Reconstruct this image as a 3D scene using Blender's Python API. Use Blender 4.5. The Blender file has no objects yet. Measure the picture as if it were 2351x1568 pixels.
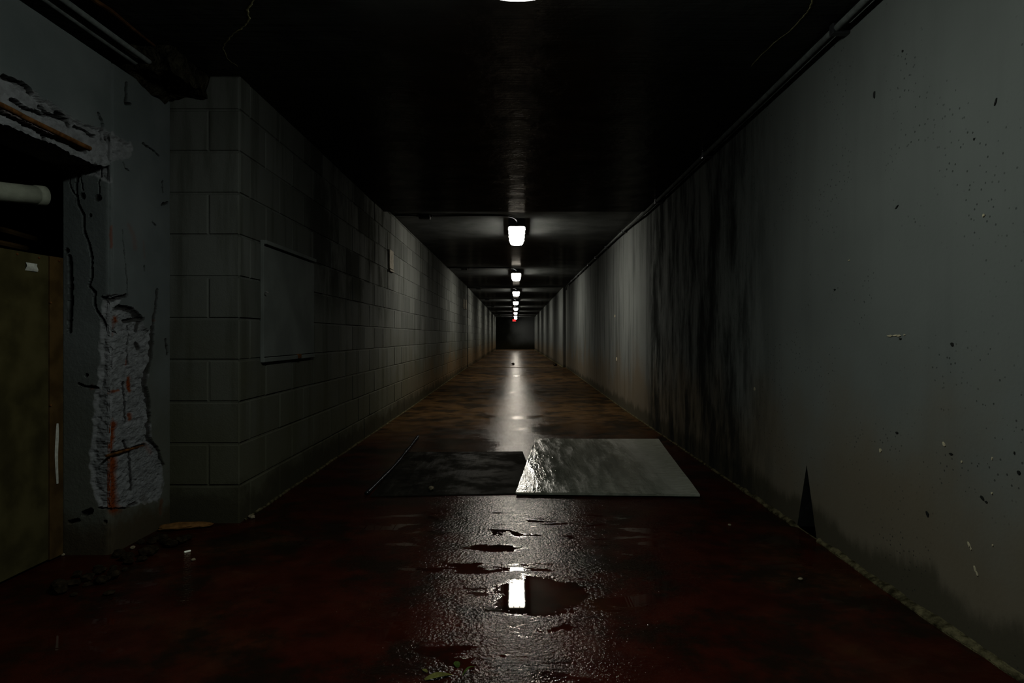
import bpy, bmesh, math, random
import numpy as np
from mathutils import Vector, Matrix, noise as mnoise

random.seed(7)
rng = np.random.default_rng(11)
SC = bpy.context.scene
COL = SC.collection

# ------------------------------------------------------------------ camera numbers (level camera, real lens shift)
F = 1475.0            # focal length in pixels of the 2351 px wide frame
VX, VY = 1185.0, 772.0
H = 0.91              # eye height

def floor_pt(px, py, z=0.0):
    d = F*(H-z)/(py-VY)
    return ((px-VX)*d/F, d, z)
def ceil_pt(px, py, z):
    d = F*(z-H)/(VY-py)
    return ((px-VX)*d/F, d, z)
def wall_pt(px, py, X):
    d = F*X/(px-VX)
    return (X, d, H+(VY-py)*d/F)

# ------------------------------------------------------------------ object helpers
def link(name, me, mat=None, parent=None):
    o = bpy.data.objects.new(name, me)
    COL.objects.link(o)
    if mat is not None and me is not None:
        me.materials.clear(); me.materials.append(mat)
    if parent is not None:
        o.parent = parent
    return o
def obj(name, bm, mat=None, parent=None, smooth=False):
    bm.normal_update()
    me = bpy.data.meshes.new(name)
    bm.to_mesh(me); bm.free()
    if smooth:
        for p in me.polygons: p.use_smooth = True
    return link(name, me, mat, parent)
def struct(name, bm, mat, parent=None, smooth=False):
    o = obj(name, bm, mat, parent, smooth)
    if parent is None: o['kind'] = 'structure'
    return o
def tag(o, label, cat, group=None):
    o['label'] = label; o['category'] = cat
    if group: o['group'] = group
    return o
def thing(name, label, cat, loc=(0,0,0), rotz=0.0, group=None):
    o = bpy.data.objects.new(name, None); COL.objects.link(o)
    o.location = loc; o.rotation_euler = (0,0,rotz); o.empty_display_size = .05
    return tag(o, label, cat, group)
def dup(root, loc, label, group=None):
    r = root.copy(); COL.objects.link(r); r.location = loc; r['label'] = label
    if group: r['group'] = group
    for ch in list(root.children):
        c = ch.copy(); COL.objects.link(c); c.parent = r
        for g in list(ch.children):
            k = g.copy(); COL.objects.link(k); k.parent = c
    return r

def box(bm, x0, x1, y0, y1, z0, z1, bevel=0.0, rot=None):
    m = Matrix.Translation(((x0+x1)/2,(y0+y1)/2,(z0+z1)/2)) @ Matrix.Diagonal((x1-x0,y1-y0,z1-z0,1))
    r = bmesh.ops.create_cube(bm, size=1.0, matrix=m)
    if bevel > 0:
        es = list({e for v in r['verts'] for e in v.link_edges})
        bmesh.ops.bevel(bm, geom=es, offset=bevel, segments=2, affect='EDGES', profile=.5)
    return bm
def quad(bm, *pts):
    return bm.faces.new([bm.verts.new(p) for p in pts])
def tube(bm, pts, r, seg=8, caps=True, flat=1.0):
    """round bar along points; r is one radius or one per point"""
    pts = [Vector(p) for p in pts]
    n = len(pts); rings = []
    for i, p in enumerate(pts):
        t = (pts[min(i+1,n-1)]-pts[max(i-1,0)]).normalized()
        up = Vector((0,0,1)) if abs(t.z) < .95 else Vector((1,0,0))
        a = t.cross(up).normalized(); b = a.cross(t).normalized()
        rr = r[i] if isinstance(r,(list,tuple)) else r
        rings.append([bm.verts.new(p + a*math.cos(2*math.pi*k/seg)*rr + b*math.sin(2*math.pi*k/seg)*rr*flat) for k in range(seg)])
    for i in range(n-1):
        for k in range(seg):
            bm.faces.new((rings[i][k], rings[i][(k+1)%seg], rings[i+1][(k+1)%seg], rings[i+1][k]))
    if caps:
        bm.faces.new(rings[0][::-1]); bm.faces.new(rings[-1])
    return bm
def smooth_line(pts, per=6):
    """Catmull-Rom through the points"""
    P = [Vector(p) for p in pts]; out = []
    for i in range(len(P)-1):
        p0 = P[max(i-1,0)]; p1 = P[i]; p2 = P[i+1]; p3 = P[min(i+2,len(P)-1)]
        for k in range(per):
            t = k/per
            out.append(.5*((2*p1)+(-p0+p2)*t+(2*p0-5*p1+4*p2-p3)*t*t+(-p0+3*p1-3*p2+p3)*t**3))
    out.append(P[-1]); return out
def stone_bm(r, sx=1, sy=1, sz=.7, seed=0, sub=2):
    bm = bmesh.new(); bmesh.ops.create_icosphere(bm, subdivisions=sub, radius=1)
    off = Vector((seed*3.7, seed*1.9, seed*.7))
    for v in bm.verts:
        k = 1+.35*mnoise.noise(v.co*1.3+off)+.18*mnoise.noise(v.co*3.1+off)
        v.co = Vector((v.co.x*sx, v.co.y*sy, v.co.z*sz))*k*r
    mz = min(v.co.z for v in bm.verts)
    for v in bm.verts: v.co.z -= mz
    return bm

# ------------------------------------------------------------------ numpy noise
def vnoise(x, y, seed=0):
    xi = np.floor(x).astype(np.int64); yi = np.floor(y).astype(np.int64)
    fx = x-xi; fy = y-yi
    fx = fx*fx*(3-2*fx); fy = fy*fy*(3-2*fy)
    def h(a,b):
        n = (a*374761393 + b*668265263 + seed*982451653) & 0x7fffffff
        n = ((n ^ (n >> 13))*1274126177) & 0x7fffffff
        return ((n ^ (n >> 16)) & 0xffff)/65535.0
    return (h(xi,yi)*(1-fx)+h(xi+1,yi)*fx)*(1-fy)+(h(xi,yi+1)*(1-fx)+h(xi+1,yi+1)*fx)*fy
def fbm(x, y, seed=0, oct=4):
    s = 0; a = .5
    for k in range(oct):
        s = s + a*vnoise(x*2**k, y*2**k, seed+k*17); a *= .5
    return s
def sstep(a, b, x):
    t = np.clip((x-a)/(b-a), 0, 1); return t*t*(3-2*t)
def seg_dist(px, py, line):
    best = np.full(px.shape, 1e9)
    if len(line) == 1:
        return np.hypot(px-line[0][0], py-line[0][1])
    for (ax,ay),(bx,by) in zip(line[:-1], line[1:]):
        dx, dy = bx-ax, by-ay
        t = np.clip(((px-ax)*dx+(py-ay)*dy)/(dx*dx+dy*dy+1e-9), 0, 1)
        best = np.minimum(best, np.hypot(px-ax-t*dx, py-ay-t*dy))
    return best
def poly_sd(px, py, poly):
    """signed distance, positive inside"""
    inside = np.zeros(px.shape, bool); n = len(poly)
    for i in range(n):
        ax,ay = poly[i]; bx,by = poly[(i+1)%n]
        c = ((ay > py) != (by > py)) & (px < (bx-ax)*(py-ay)/(by-ay+1e-9)+ax)
        inside ^= c
    d = seg_dist(px, py, list(poly)+[poly[0]])
    return np.where(inside, d, -d)

# ------------------------------------------------------------------ materials
class NT:
    def __init__(s, name):
        s.m = bpy.data.materials.new(name); s.m.use_nodes = True
        s.t = s.m.node_tree; s.b = s.t.nodes['Principled BSDF']
        s.tc = s.t.nodes.new('ShaderNodeTexCoord')
    def n(s, typ, **kw):
        nd = s.t.nodes.new(typ)
        for k, v in kw.items(): setattr(nd, k, v)
        return nd
    def lk(s, a, b): s.t.links.new(a, b)
    def setin(s, sock, v):
        if hasattr(v, 'is_output') or isinstance(v, bpy.types.NodeSocket): s.lk(v, sock)
        else: sock.default_value = v
    def geo(s):
        return s.n('ShaderNodeNewGeometry')
    def pos(s): return s.tc.outputs['Object']
    def mapping(s, scale=(1,1,1), loc=(0,0,0)):
        mp = s.n('ShaderNodeMapping'); s.lk(s.pos(), mp.inputs['Vector'])
        mp.inputs['Scale'].default_value = scale; mp.inputs['Location'].default_value = loc
        return mp.outputs['Vector']
    def noise(s, scale, detail=4, rough=.55, vec=None, dist=0.0):
        nd = s.n('ShaderNodeTexNoise'); s.lk(vec if vec is not None else s.pos(), nd.inputs['Vector'])
        nd.inputs['Scale'].default_value = scale; nd.inputs['Detail'].default_value = detail
        nd.inputs['Roughness'].default_value = rough; nd.inputs['Distortion'].default_value = dist
        return nd.outputs['Fac']
    def voro(s, scale, vec=None, feature='F1'):
        nd = s.n('ShaderNodeTexVoronoi', feature=feature); s.lk(vec if vec is not None else s.pos(), nd.inputs['Vector'])
        nd.inputs['Scale'].default_value = scale
        return nd.outputs['Distance']
    def ramp(s, fac, a, b, inv=False):
        nd = s.n('ShaderNodeMapRange', interpolation_type='SMOOTHSTEP'); s.setin(nd.inputs['Value'], fac)
        nd.inputs['From Min'].default_value = a; nd.inputs['From Max'].default_value = b
        nd.inputs['To Min'].default_value = 1.0 if inv else 0.0; nd.inputs['To Max'].default_value = 0.0 if inv else 1.0
        return nd.outputs['Result']
    def lin(s, fac, a, b, c, d):
        nd = s.n('ShaderNodeMapRange'); s.setin(nd.inputs['Value'], fac)
        for nm, v in zip(('From Min','From Max','To Min','To Max'), (a,b,c,d)): nd.inputs[nm].default_value = v
        return nd.outputs['Result']
    def math(s, op, a, b=0.0, c=None):
        nd = s.n('ShaderNodeMath', operation=op)
        s.setin(nd.inputs[0], a); s.setin(nd.inputs[1], b)
        if c is not None: s.setin(nd.inputs[2], c)
        return nd.outputs[0]
    def mix(s, fac, a, b):
        nd = s.n('ShaderNodeMix', data_type='RGBA'); s.setin(nd.inputs[0], fac)
        s.setin(nd.inputs[6], a if not isinstance(a, tuple) else (*a[:3],1)); s.setin(nd.inputs[7], b if not isinstance(b, tuple) else (*b[:3],1))
        return nd.outputs[2]
    def xyz(s):
        nd = s.n('ShaderNodeSeparateXYZ'); s.lk(s.pos(), nd.inputs[0]); return nd.outputs
    def bump(s, h, dist, strength=1.0, prev=None):
        nd = s.n('ShaderNodeBump'); s.setin(nd.inputs['Height'], h)
        nd.inputs['Distance'].default_value = dist; nd.inputs['Strength'].default_value = strength
        if prev is not None: s.lk(prev, nd.inputs['Normal'])
        return nd.outputs['Normal']
    def attr(s, name):
        nd = s.n('ShaderNodeAttribute', attribute_name=name); return nd.outputs['Fac']
    def gloss(s, fac, rough, normal=None, tint=(1,1,1)):
        """thin shiny film over the matt base"""
        g = s.n('ShaderNodeBsdfGlossy'); g.inputs['Color'].default_value = (*tint,1); s.setin(g.inputs['Roughness'], rough)
        if normal is not None: s.lk(normal, g.inputs['Normal'])
        mx = s.n('ShaderNodeMixShader'); s.setin(mx.inputs[0], fac)
        s.lk(s.b.outputs[0], mx.inputs[1]); s.lk(g.outputs[0], mx.inputs[2])
        s.lk(mx.outputs[0], s.t.nodes['Material Output'].inputs['Surface'])
        return s.m
    def fresnel(s, ior, normal=None):
        f = s.n('ShaderNodeFresnel'); f.inputs['IOR'].default_value = ior
        if normal is not None: s.lk(normal, f.inputs['Normal'])
        return f.outputs[0]
    def out(s, color=None, rough=None, normal=None, spec=None, metal=None, ior=None):
        if color is not None: s.setin(s.b.inputs['Base Color'], color if not isinstance(color, tuple) else (*color[:3],1))
        if rough is not None: s.setin(s.b.inputs['Roughness'], rough)
        if normal is not None: s.lk(normal, s.b.inputs['Normal'])
        if spec is not None: s.setin(s.b.inputs['Specular IOR Level'], spec)
        if metal is not None: s.setin(s.b.inputs['Metallic'], metal)
        if ior is not None: s.setin(s.b.inputs['IOR'], ior)
        return s.m

def simple(name, col, rough=.6, metal=0.0, spec=0.0, var=.25, scale=30, bump=.0008):
    t = NT(name); n = t.noise(scale, 4)
    c = t.mix(t.ramp(n,.3,.7), tuple(x*(1-var) for x in col), tuple(min(1,x*(1+var)) for x in col))
    return t.out(c, rough, t.bump(t.noise(scale*3,3), bump), spec, metal)

def mat_paint_wall(name, base, dirt=None, streak=1.0, seed=0.0):
    """painted concrete, rust-brown low down, soot streaks and pin holes"""
    t = NT(name); X = t.xyz()
    big = t.noise(1.1, 4, vec=t.mapping((1,1,1),(seed,0,0)))
    col = t.mix(t.ramp(big,.3,.7), tuple(b*.88 for b in base), tuple(b*1.08 for b in base))
    st = t.noise(3.0, 5, .6, vec=t.mapping((1,2.2,.22),(seed,seed,0)))
    col = t.mix(t.math('MULTIPLY', t.ramp(st,.47,.66), t.lin(X[1],3.0,6.0,.10*streak,.62*streak)), col, tuple(b*.35 for b in base))
    # brown tide mark
    tide = t.math('ADD', X[2], t.math('MULTIPLY', t.math('SUBTRACT', t.noise(1.6,4), .5), 1.1))
    brown = t.math('MULTIPLY', t.ramp(tide, .25, .85, inv=True), .6)
    col = t.mix(brown, col, (base[0]*.95, base[1]*.62, base[2]*.33))
    # black grime growing out of the floor joint
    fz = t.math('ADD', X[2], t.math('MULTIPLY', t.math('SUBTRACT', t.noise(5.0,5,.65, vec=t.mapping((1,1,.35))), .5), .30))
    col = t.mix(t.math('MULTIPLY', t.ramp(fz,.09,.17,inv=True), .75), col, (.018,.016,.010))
    if dirt is not None:
        y0, y1, amt = dirt
        win = t.math('MULTIPLY', t.ramp(X[1], y0, y0+1.0), t.ramp(X[1], y1-.5, y1, inv=True))
        soot = t.noise(2.4, 6, .68, vec=t.mapping((1,1.9,.55),(0,3.1,0)))
        col = t.mix(t.math('MULTIPLY', t.math('MULTIPLY', t.ramp(soot,.36,.62), win), amt), col, tuple(b*.10 for b in base))
    sp = t.voro(46.0)
    spm = t.math('MULTIPLY', t.ramp(sp,.10,.20,inv=True), t.ramp(t.noise(3.5,3),.46,.62))
    col = t.mix(t.math('MULTIPLY', spm, .75), col, tuple(b*.2 for b in base))
    h = t.math('ADD', t.math('MULTIPLY', t.noise(9,5,.6), 1.0), t.math('MULTIPLY', t.noise(70,3), .25))
    h = t.math('SUBTRACT', h, t.math('MULTIPLY', spm, .5))
    return t.out(col, t.lin(t.noise(4,3),.3,.7,.6,.75), t.bump(h,.0022,.8), 0.0)

WALL = (.060,.062,.055)
M = {}
M['wall_right'] = mat_paint_wall('painted_concrete_right', WALL, dirt=(3.1,6.75,.93))
M['wall_far'] = mat_paint_wall('painted_concrete_far', tuple(w*.85 for w in WALL), seed=5.0, streak=1.2)

def mat_end():
    t = NT('end_wall_painted_shade'); X = t.xyz()
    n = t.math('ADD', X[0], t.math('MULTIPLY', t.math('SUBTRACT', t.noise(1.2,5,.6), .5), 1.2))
    col = t.mix(t.ramp(n,-.75,.55), (.0015,.0015,.0011), (.017,.0175,.016))  # left side painted darker, imitating light that fades away from the right
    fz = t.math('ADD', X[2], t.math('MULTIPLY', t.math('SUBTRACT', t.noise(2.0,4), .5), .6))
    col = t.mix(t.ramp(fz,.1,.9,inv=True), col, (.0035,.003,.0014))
    return t.out(col, .9, t.bump(t.noise(9,5),.003), 0.0)
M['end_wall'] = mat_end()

def mat_block():
    t = NT('painted_block'); X = t.xyz()
    gi = t.geo().outputs['Random Per Island']
    base = t.mix(gi, (.041,.0415,.036), (.061,.0615,.053))
    base = t.mix(t.ramp(X[1],3.3,5.5), t.mix(gi, (.036,.036,.030), (.049,.049,.042)), base)
    st = t.noise(3.0, 5, .62, vec=t.mapping((2.5,2.5,.25)))
    col = t.mix(t.math('MULTIPLY', t.ramp(st,.48,.68), .6), base, (.017,.017,.012))
    win = t.math('MULTIPLY', t.ramp(X[1],3.7,4.3), t.ramp(X[1],6.4,7.3,inv=True))
    win = t.math('MULTIPLY', win, t.ramp(X[2],.9,1.35))
    soot = t.math('ADD', t.noise(3.2,5,.65, vec=t.mapping((1,1,.5))), t.math('MULTIPLY', t.math('SUBTRACT', gi, .5), .35))
    col = t.mix(t.math('MULTIPLY', t.math('MULTIPLY', t.ramp(soot,.34,.62), win), .78), col, (.008,.008,.0055))
    tide = t.math('ADD', X[2], t.math('MULTIPLY', t.math('SUBTRACT', t.noise(1.6,4), .5), 1.0))
    far = t.math('ADD', .0, t.math('MULTIPLY', t.ramp(X[1],6.0,12.0), .85))
    col = t.mix(t.math('MULTIPLY', t.ramp(t.math('ADD', X[2], t.math('MULTIPLY', t.noise(3,4), .9)), .6,1.7,inv=True), .8), col, (.030,.028,.016))
    col = t.mix(t.math('MULTIPLY', t.ramp(tide,.2,.8,inv=True), far), col, (.050,.031,.015))
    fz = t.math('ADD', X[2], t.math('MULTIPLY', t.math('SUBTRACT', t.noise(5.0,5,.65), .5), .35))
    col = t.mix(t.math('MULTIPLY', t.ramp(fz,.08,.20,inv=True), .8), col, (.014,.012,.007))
    h = t.math('ADD', t.noise(30,5,.6), t.math('MULTIPLY', t.voro(140), .25))
    return t.out(col, .7, t.bump(h,.003,.7), 0.0)
M['block'] = mat_block()

def mat_plaster():
    t = NT('cracked_render'); X = t.xyz()
    big = t.noise(3.0,4)
    col = t.mix(t.ramp(big,.3,.7), (.037,.040,.038), (.051,.054,.051))
    yel = t.ramp(t.math('ADD', X[2], t.math('MULTIPLY', t.noise(3,3), .7)), .55, 1.5, inv=True)
    col = t.mix(t.math('MULTIPLY', yel, .55), col, (.038,.035,.020))
    ex = t.attr('expose'); ru = t.attr('rust')
    conc = t.mix(t.ramp(t.noise(25,4,.6),.3,.7), (.058,.057,.055), (.086,.084,.083))
    col = t.mix(ex, col, conc)
    col = t.mix(t.math('MULTIPLY', ru, t.ramp(t.noise(45,4,.7),.15,.45)), col, (.060,.013,.003))
    col = t.mix(t.math('MULTIPLY', t.attr('crack_shade'), .85), col, (.006,.005,.004))  # crack cores painted dark, shade of the grooves put into the colour
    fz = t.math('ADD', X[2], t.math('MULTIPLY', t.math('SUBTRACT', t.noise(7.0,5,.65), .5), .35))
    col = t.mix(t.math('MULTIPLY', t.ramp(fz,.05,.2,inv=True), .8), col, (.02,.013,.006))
    h = t.math('ADD', t.noise(60,5,.65), t.math('MULTIPLY', t.math('MULTIPLY', ex, t.noise(60,4,.6, vec=t.mapping((.35,.35,1.6)))), .9))
    return t.out(col, .7, t.bump(h,.003,.8), 0.0)
M['plaster'] = mat_plaster()

def mat_ceiling(name, base, rough, bd, gl):
    t = NT(name)
    n = t.noise(2.2,5,.6)
    col = t.mix(t.ramp(n,.3,.7), tuple(b*.7 for b in base), tuple(b*1.25 for b in base))
    board = t.noise(6.0,4,.6, vec=t.mapping((.15,6.0,1)))
    h = t.math('ADD', t.math('MULTIPLY', t.noise(7,5,.6), 1.2), t.math('MULTIPLY', board, .5))
    nb = t.bump(h,bd,.8)
    t.out(col, .8, nb, 0.0)
    return t.gloss(t.lin(t.noise(5,4), .3,.7, gl*.5, gl*1.5), rough, nb, (1,.93,.82))
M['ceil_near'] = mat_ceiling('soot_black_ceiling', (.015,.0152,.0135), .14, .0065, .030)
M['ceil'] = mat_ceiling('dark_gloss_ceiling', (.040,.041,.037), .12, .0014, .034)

def mat_floor():
    t = NT('wet_red_floor'); X = t.xyz()
    n1 = t.noise(1.3,5,.6); n2 = t.noise(6,5,.65)
    red = t.mix(t.ramp(n2,.3,.7), (.007,.0011,.0005), (.014,.0024,.0011))
    brown = t.mix(t.ramp(n2,.3,.7), (.016,.0080,.0026), (.032,.0165,.0055))
    where = t.math('ADD', t.ramp(X[1],4.3,7.5), t.math('MULTIPLY', t.ramp(n1,.52,.72), .35))
    col = t.mix(where, red, brown)
    # mud patches
    col = t.mix(t.math('MULTIPLY', t.ramp(t.noise(2.2,6,.7),.45,.60), .85), col, (.0025,.0018,.001))
    # pale scuffs and grit
    sc = t.math('MULTIPLY', t.ramp(t.noise(60,3,.7),.70,.76), t.ramp(n1,.5,.62))
    col = t.mix(t.math('MULTIPLY', sc, .6), col, (.10,.08,.05))
    # standing water: one puddle in the near middle plus noisy pools
    def pool(cx, cy, rx, ry):
        a = t.math('DIVIDE', t.math('SUBTRACT', X[0], cx), rx); b = t.math('DIVIDE', t.math('SUBTRACT', X[1], cy), ry)
        d = t.math('SQRT', t.math('ADD', t.math('MULTIPLY', a, a), t.math('MULTIPLY', b, b)))
        d = t.math('ADD', d, t.math('MULTIPLY', t.math('SUBTRACT', t.noise(11,5,.7), .5), 1.5))
        return t.ramp(d, .85, 1.05, inv=True)
    p = pool(.075,2.26,.17,.19)
    for a in ((-.45,5.3,.35,.5),(.55,6.3,.5,.45)):
        p = t.math('MAXIMUM', p, pool(*a))
    pools = t.ramp(t.noise(1.7,5,.6, vec=t.mapping((1,.6,1),(4.2,1.3,0)), dist=.4), .60, .64)
    pools = t.math('MULTIPLY', pools, t.ramp(X[1],2.9,4.0))
    p = t.math('MAXIMUM', p, pools)
    nearp = t.ramp(t.noise(3.6,6,.62, vec=t.mapping((.75,1.9,1),(1.7,.35,0)), dist=.5), .555, .585)
    nearp = t.math('MULTIPLY', nearp, t.math('MULTIPLY', t.ramp(X[1],3.2,3.6,inv=True), t.ramp(X[1],1.5,1.9)))
    p = t.math('MAXIMUM', p, nearp)
    p = t.math('MULTIPLY', p, t.lin(X[1], 3.2, 4.4, 1.0, .5))
    dry = t.math('SUBTRACT', 1.0, p)
    wetc = t.math('MULTIPLY', t.ramp(t.math('ABSOLUTE', X[0]), .15, 1.1, inv=True), 1.0)
    grit = t.noise(85,3,.6); mid = t.noise(13,5,.65); lrg = t.noise(3.2,4,.6)
    h = t.math('ADD', t.math('MULTIPLY', grit, 1.05), t.math('ADD', t.math('MULTIPLY', mid, .62), t.math('MULTIPLY', lrg, .9)))
    h = t.math('MULTIPLY', t.math('SUBTRACT', h, 1.18), dry)
    rough = t.math('ADD', t.math('MULTIPLY', dry, t.lin(t.noise(5,4),.3,.7,.045,.11)), t.math('ADD', .012, t.math('MULTIPLY', t.ramp(X[1],3.0,4.2), .085)))
    near = t.lin(X[1], 2.0, 14.0, 1.0, .55)
    nb = t.n('ShaderNodeBump'); t.lk(h, nb.inputs['Height']); nb.inputs['Distance'].default_value = .0026
    t.lk(near, nb.inputs['Strength'])
    fr = t.fresnel(1.33, nb.outputs['Normal'])
    k = t.math('ADD', t.math('MULTIPLY', p, .40), .52)
    k = t.math('MULTIPLY', k, t.math('MULTIPLY', t.lin(X[1], 2.5, 7.0, 1.0, .45), t.lin(X[1], 7.0, 14.0, 1.0, .6)))
    t.out(col, .8, nb.outputs['Normal'], 0.0)
    return t.gloss(t.math('MULTIPLY', fr, k), rough, nb.outputs['Normal'], (1,.95,.86))
M['floor'] = mat_floor()

def mat_ply(name, a, b, wet, gl=.5, pat=.15):
    t = NT(name); X = t.xyz()
    g = t.noise(5,5,.6, vec=t.mapping((2.0,14.0,1)))
    col = t.mix(t.ramp(g,.3,.7), a, b)
    kn = t.math('MULTIPLY', t.ramp(t.noise(9,4,.6, vec=t.mapping((1.0,2.6,1))),.60,.70), .65)
    col = t.mix(kn, col, tuple(c*.25 for c in a))
    st = t.noise(14,5,.65, vec=t.mapping((1.0,.16,1)))
    w = t.math('MULTIPLY', t.ramp(X[0], wet[0], wet[1], inv=True), 1.0)
    col = t.mix(t.math('MULTIPLY', w, t.lin(st,.35,.65,.2,.75)), col, tuple(c*.30 for c in a))
    rough = t.math('SUBTRACT', .62, t.math('MULTIPLY', w, t.lin(st,.4,.6,.35,.54)))
    h = t.math('ADD', t.math('MULTIPLY', st, t.math('ADD', .25, t.math('MULTIPLY', w, 1.3))), t.math('MULTIPLY', t.noise(60,3), .12))
    nb = t.bump(h,.0045,.8)
    t.out(col, .85, nb, 0.0)
    patch = t.ramp(t.noise(3.5,5,.65), .42, .60)
    k = t.math('MULTIPLY', t.math('ADD', w, .02), t.math('MULTIPLY', t.math('ADD', t.math('MULTIPLY', patch,pat*.85), 1-.85*pat), gl))
    return t.gloss(t.math('MULTIPLY', k, t.fresnel(1.33)), t.math('SUBTRACT', rough, .05), nb, (1,.96,.88))
M['ply_pale'] = mat_ply('wet_plywood', (.088,.086,.064), (.145,.143,.114), (.02,.50), .75)
M['ply_dark'] = mat_ply('soaked_board', (.006,.0055,.004), (.011,.0095,.007), (-.9,.6), .20, 1.0)
M['ply_brown'] = simple('weathered_plywood', (.022,.018,.0072), .7, var=.35, scale=7)
M['stile'] = simple('orange_timber', (.028,.016,.0055), .7, var=.3, scale=12)
M['paper'] = simple('paper', (.22,.21,.175), .8, var=.15, scale=60)
M['housing'] = simple('grey_housing', (.055,.060,.060), .45, var=.08)
M['clip'] = simple('steel_clip', (.22,.21,.19), .35, .7, spec=.3)
M['cable'] = simple('black_cable', (.010,.010,.010), .32, spec=.5)
M['jbox'] = simple('junction_box_plastic', (.05,.05,.046), .5)
M['conduit'] = simple('painted_conduit', (.05,.052,.047), .45)
M['rust_dark'] = simple('old_rust', (.022,.010,.0035), .8, var=.5, scale=40)
M['rebar'] = simple('rusted_steel', (.045,.019,.006), .75, var=.5, scale=40)
M['panel'] = simple('painted_panel', (.054,.056,.049), .55, var=.15, scale=4)
M['pipe'] = simple('pale_pipe', (.11,.11,.082), .5, var=.1)
M['rubble'] = simple('rubble', (.008,.0055,.003), .8, var=.5, scale=50, bump=.002)
M['rubble_pale'] = simple('pale_rubble', (.10,.08,.05), .8, var=.4, scale=50, bump=.002)
M['mortar'] = simple('mortar_fillet', (.031,.026,.013), .85, var=.75, scale=26, bump=.012)
M['white'] = simple('white_paper_tube', (.55,.52,.43), .7, var=.1)
M['wood'] = simple('wet_wood', (.06,.028,.009), .6, var=.4, scale=30)
M['leaf'] = simple('pale_leaf', (.08,.075,.02), .5, var=.3, scale=40)
M['grass'] = simple('green_blade', (.03,.045,.01), .5, var=.3, scale=40)
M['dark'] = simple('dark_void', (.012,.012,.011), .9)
M['chunk'] = simple('broken_concrete', (.010,.0085,.005), .85, var=.7, scale=22, bump=.02)
M['rubber'] = simple('black_rubber', (.008,.008,.008), .42, spec=.06, scale=14, bump=.004)
_t = NT('black_rubber'); _n = _t.bump(_t.noise(30,3), .004)
_t.out((.006,.006,.006), .8, _n, 0.0); M['rubber'] = _t.gloss(.02, .2, _n)
M['caulk'] = simple('efflorescence', (.12,.108,.054), .9, var=.3)
M['chip'] = simple('bare_plaster_chip', (.20,.17,.11), .8, var=.2)
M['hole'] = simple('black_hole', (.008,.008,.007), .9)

def emit(name, col, strength):
    m = bpy.data.materials.new(name); m.use_nodes = True
    b = m.node_tree.nodes['Principled BSDF']
    b.inputs['Base Color'].default_value = (.8,.8,.8,1)
    b.inputs['Emission Color'].default_value = (*col,1); b.inputs['Emission Strength'].default_value = strength
    return m
LAMP = 98.0
M['lens'] = emit('lit_diffuser', (1.0,.985,.93), LAMP)
M['lens_cool'] = emit('lit_diffuser_cool', (.88,1.0,.97), LAMP*.64)
M['lens_end'] = emit('diffuser_end_cap', (1.0,.97,.90), 13.0)
M['red'] = emit('lit_red_face', (1.0,.0,.0), .75); M['red'].node_tree.nodes['Principled BSDF'].inputs['Base Color'].default_value = (.10,0,0,1)

# ------------------------------------------------------------------ setting
ZC1, ZC2, ZC3 = 2.175, 2.24, 2.21        # ceiling heights of the three stretches
YS, YJ, YE = 6.52, 17.06, 43.5           # ceiling edge, construction joint, end wall
XR, XRJ, XR3 = 1.345, 1.318, 1.25
XL, XLJ, XL3, XL3E = -1.345, -1.30, -1.280, -1.38
XP, YP = -1.685, 3.125                   # rendered wall beside the doorway, face of the block pier
YC, XB = 2.672, -1.8825                  # doorway jamb corner and its back edge
ZL, ZT = 1.61, 2.05                      # lintel underside, top of rendered wall

def floor_z(y):
    return float(np.interp(y, [-2,8,17,43.6], [0,0,.085,.016]))
bm = bmesh.new()
ys = [-1.6,1,YP,8,12,YJ,30,44.0]
for a, b in zip(ys[:-1], ys[1:]):
    x0 = -3.0 if b <= YP+.01 else -1.5
    quad(bm, (x0,a,floor_z(a)), (1.5,a,floor_z(a)), (1.5,b,floor_z(b)), (x0,b,floor_z(b)))
bmesh.ops.remove_doubles(bm, verts=bm.verts, dist=1e-4)
r = bmesh.ops.extrude_face_region(bm, geom=list(bm.faces))
for g in r['geom']:
    if isinstance(g, bmesh.types.BMVert): g.co.z -= .12
bmesh.ops.recalc_face_normals(bm, faces=bm.faces)
struct('floor', bm, M['floor'])

bm = bmesh.new(); box(bm, -3.0,1.5,-1.6,YS,ZC1,2.27)
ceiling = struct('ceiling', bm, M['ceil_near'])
bm = bmesh.new(); box(bm, -1.5,1.5,YS,YJ,ZC2,2.27)
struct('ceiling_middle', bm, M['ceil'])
bm = bmesh.new(); box(bm, -1.5,1.5,YJ,44,ZC3,2.27)
struct('ceiling_far', bm, M['ceil'])

# right wall, with the broken wedge at its foot as a real hole
bm = bmesh.new()
WA = (2.974,.315); WL = (3.075,0.0); WR = (2.875,0.0)
def RX(y): return float(np.interp(y, [-2,8,YJ], [XR,XR,XRJ]))
def rq(*yz): return bm.faces.new([bm.verts.new((RX(y),y,z)) for y, z in yz])
TOP = 2.26
rq((-1.6,0),(2.875,0),(2.875,.315),(2.875,TOP),(-1.6,TOP))
rq((2.875,0),WA,(2.875,.315))
rq((2.875,.315),WA,(3.075,.315),(3.075,TOP),(2.875,TOP))
rq(WA,(3.075,0),(3.075,.315))
rq((3.075,0),(8,0),(8,TOP),(3.075,TOP),(3.075,.315))
rq((8,0),(YJ,.0),(YJ,TOP),(8,TOP))
bmesh.ops.remove_doubles(bm, verts=bm.verts, dist=1e-4)
bk = [bm.verts.new((XR+.14,y,z)) for y, z in (WR, WA, WL)]
fr = [bm.verts.new((XR,y,z)) for y, z in (WR, WA, WL)]
bm.faces.new(bk)
for i in range(3):
    j = (i+1)%3; bm.faces.new((fr[i], fr[j], bk[j], bk[i]))
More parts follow.
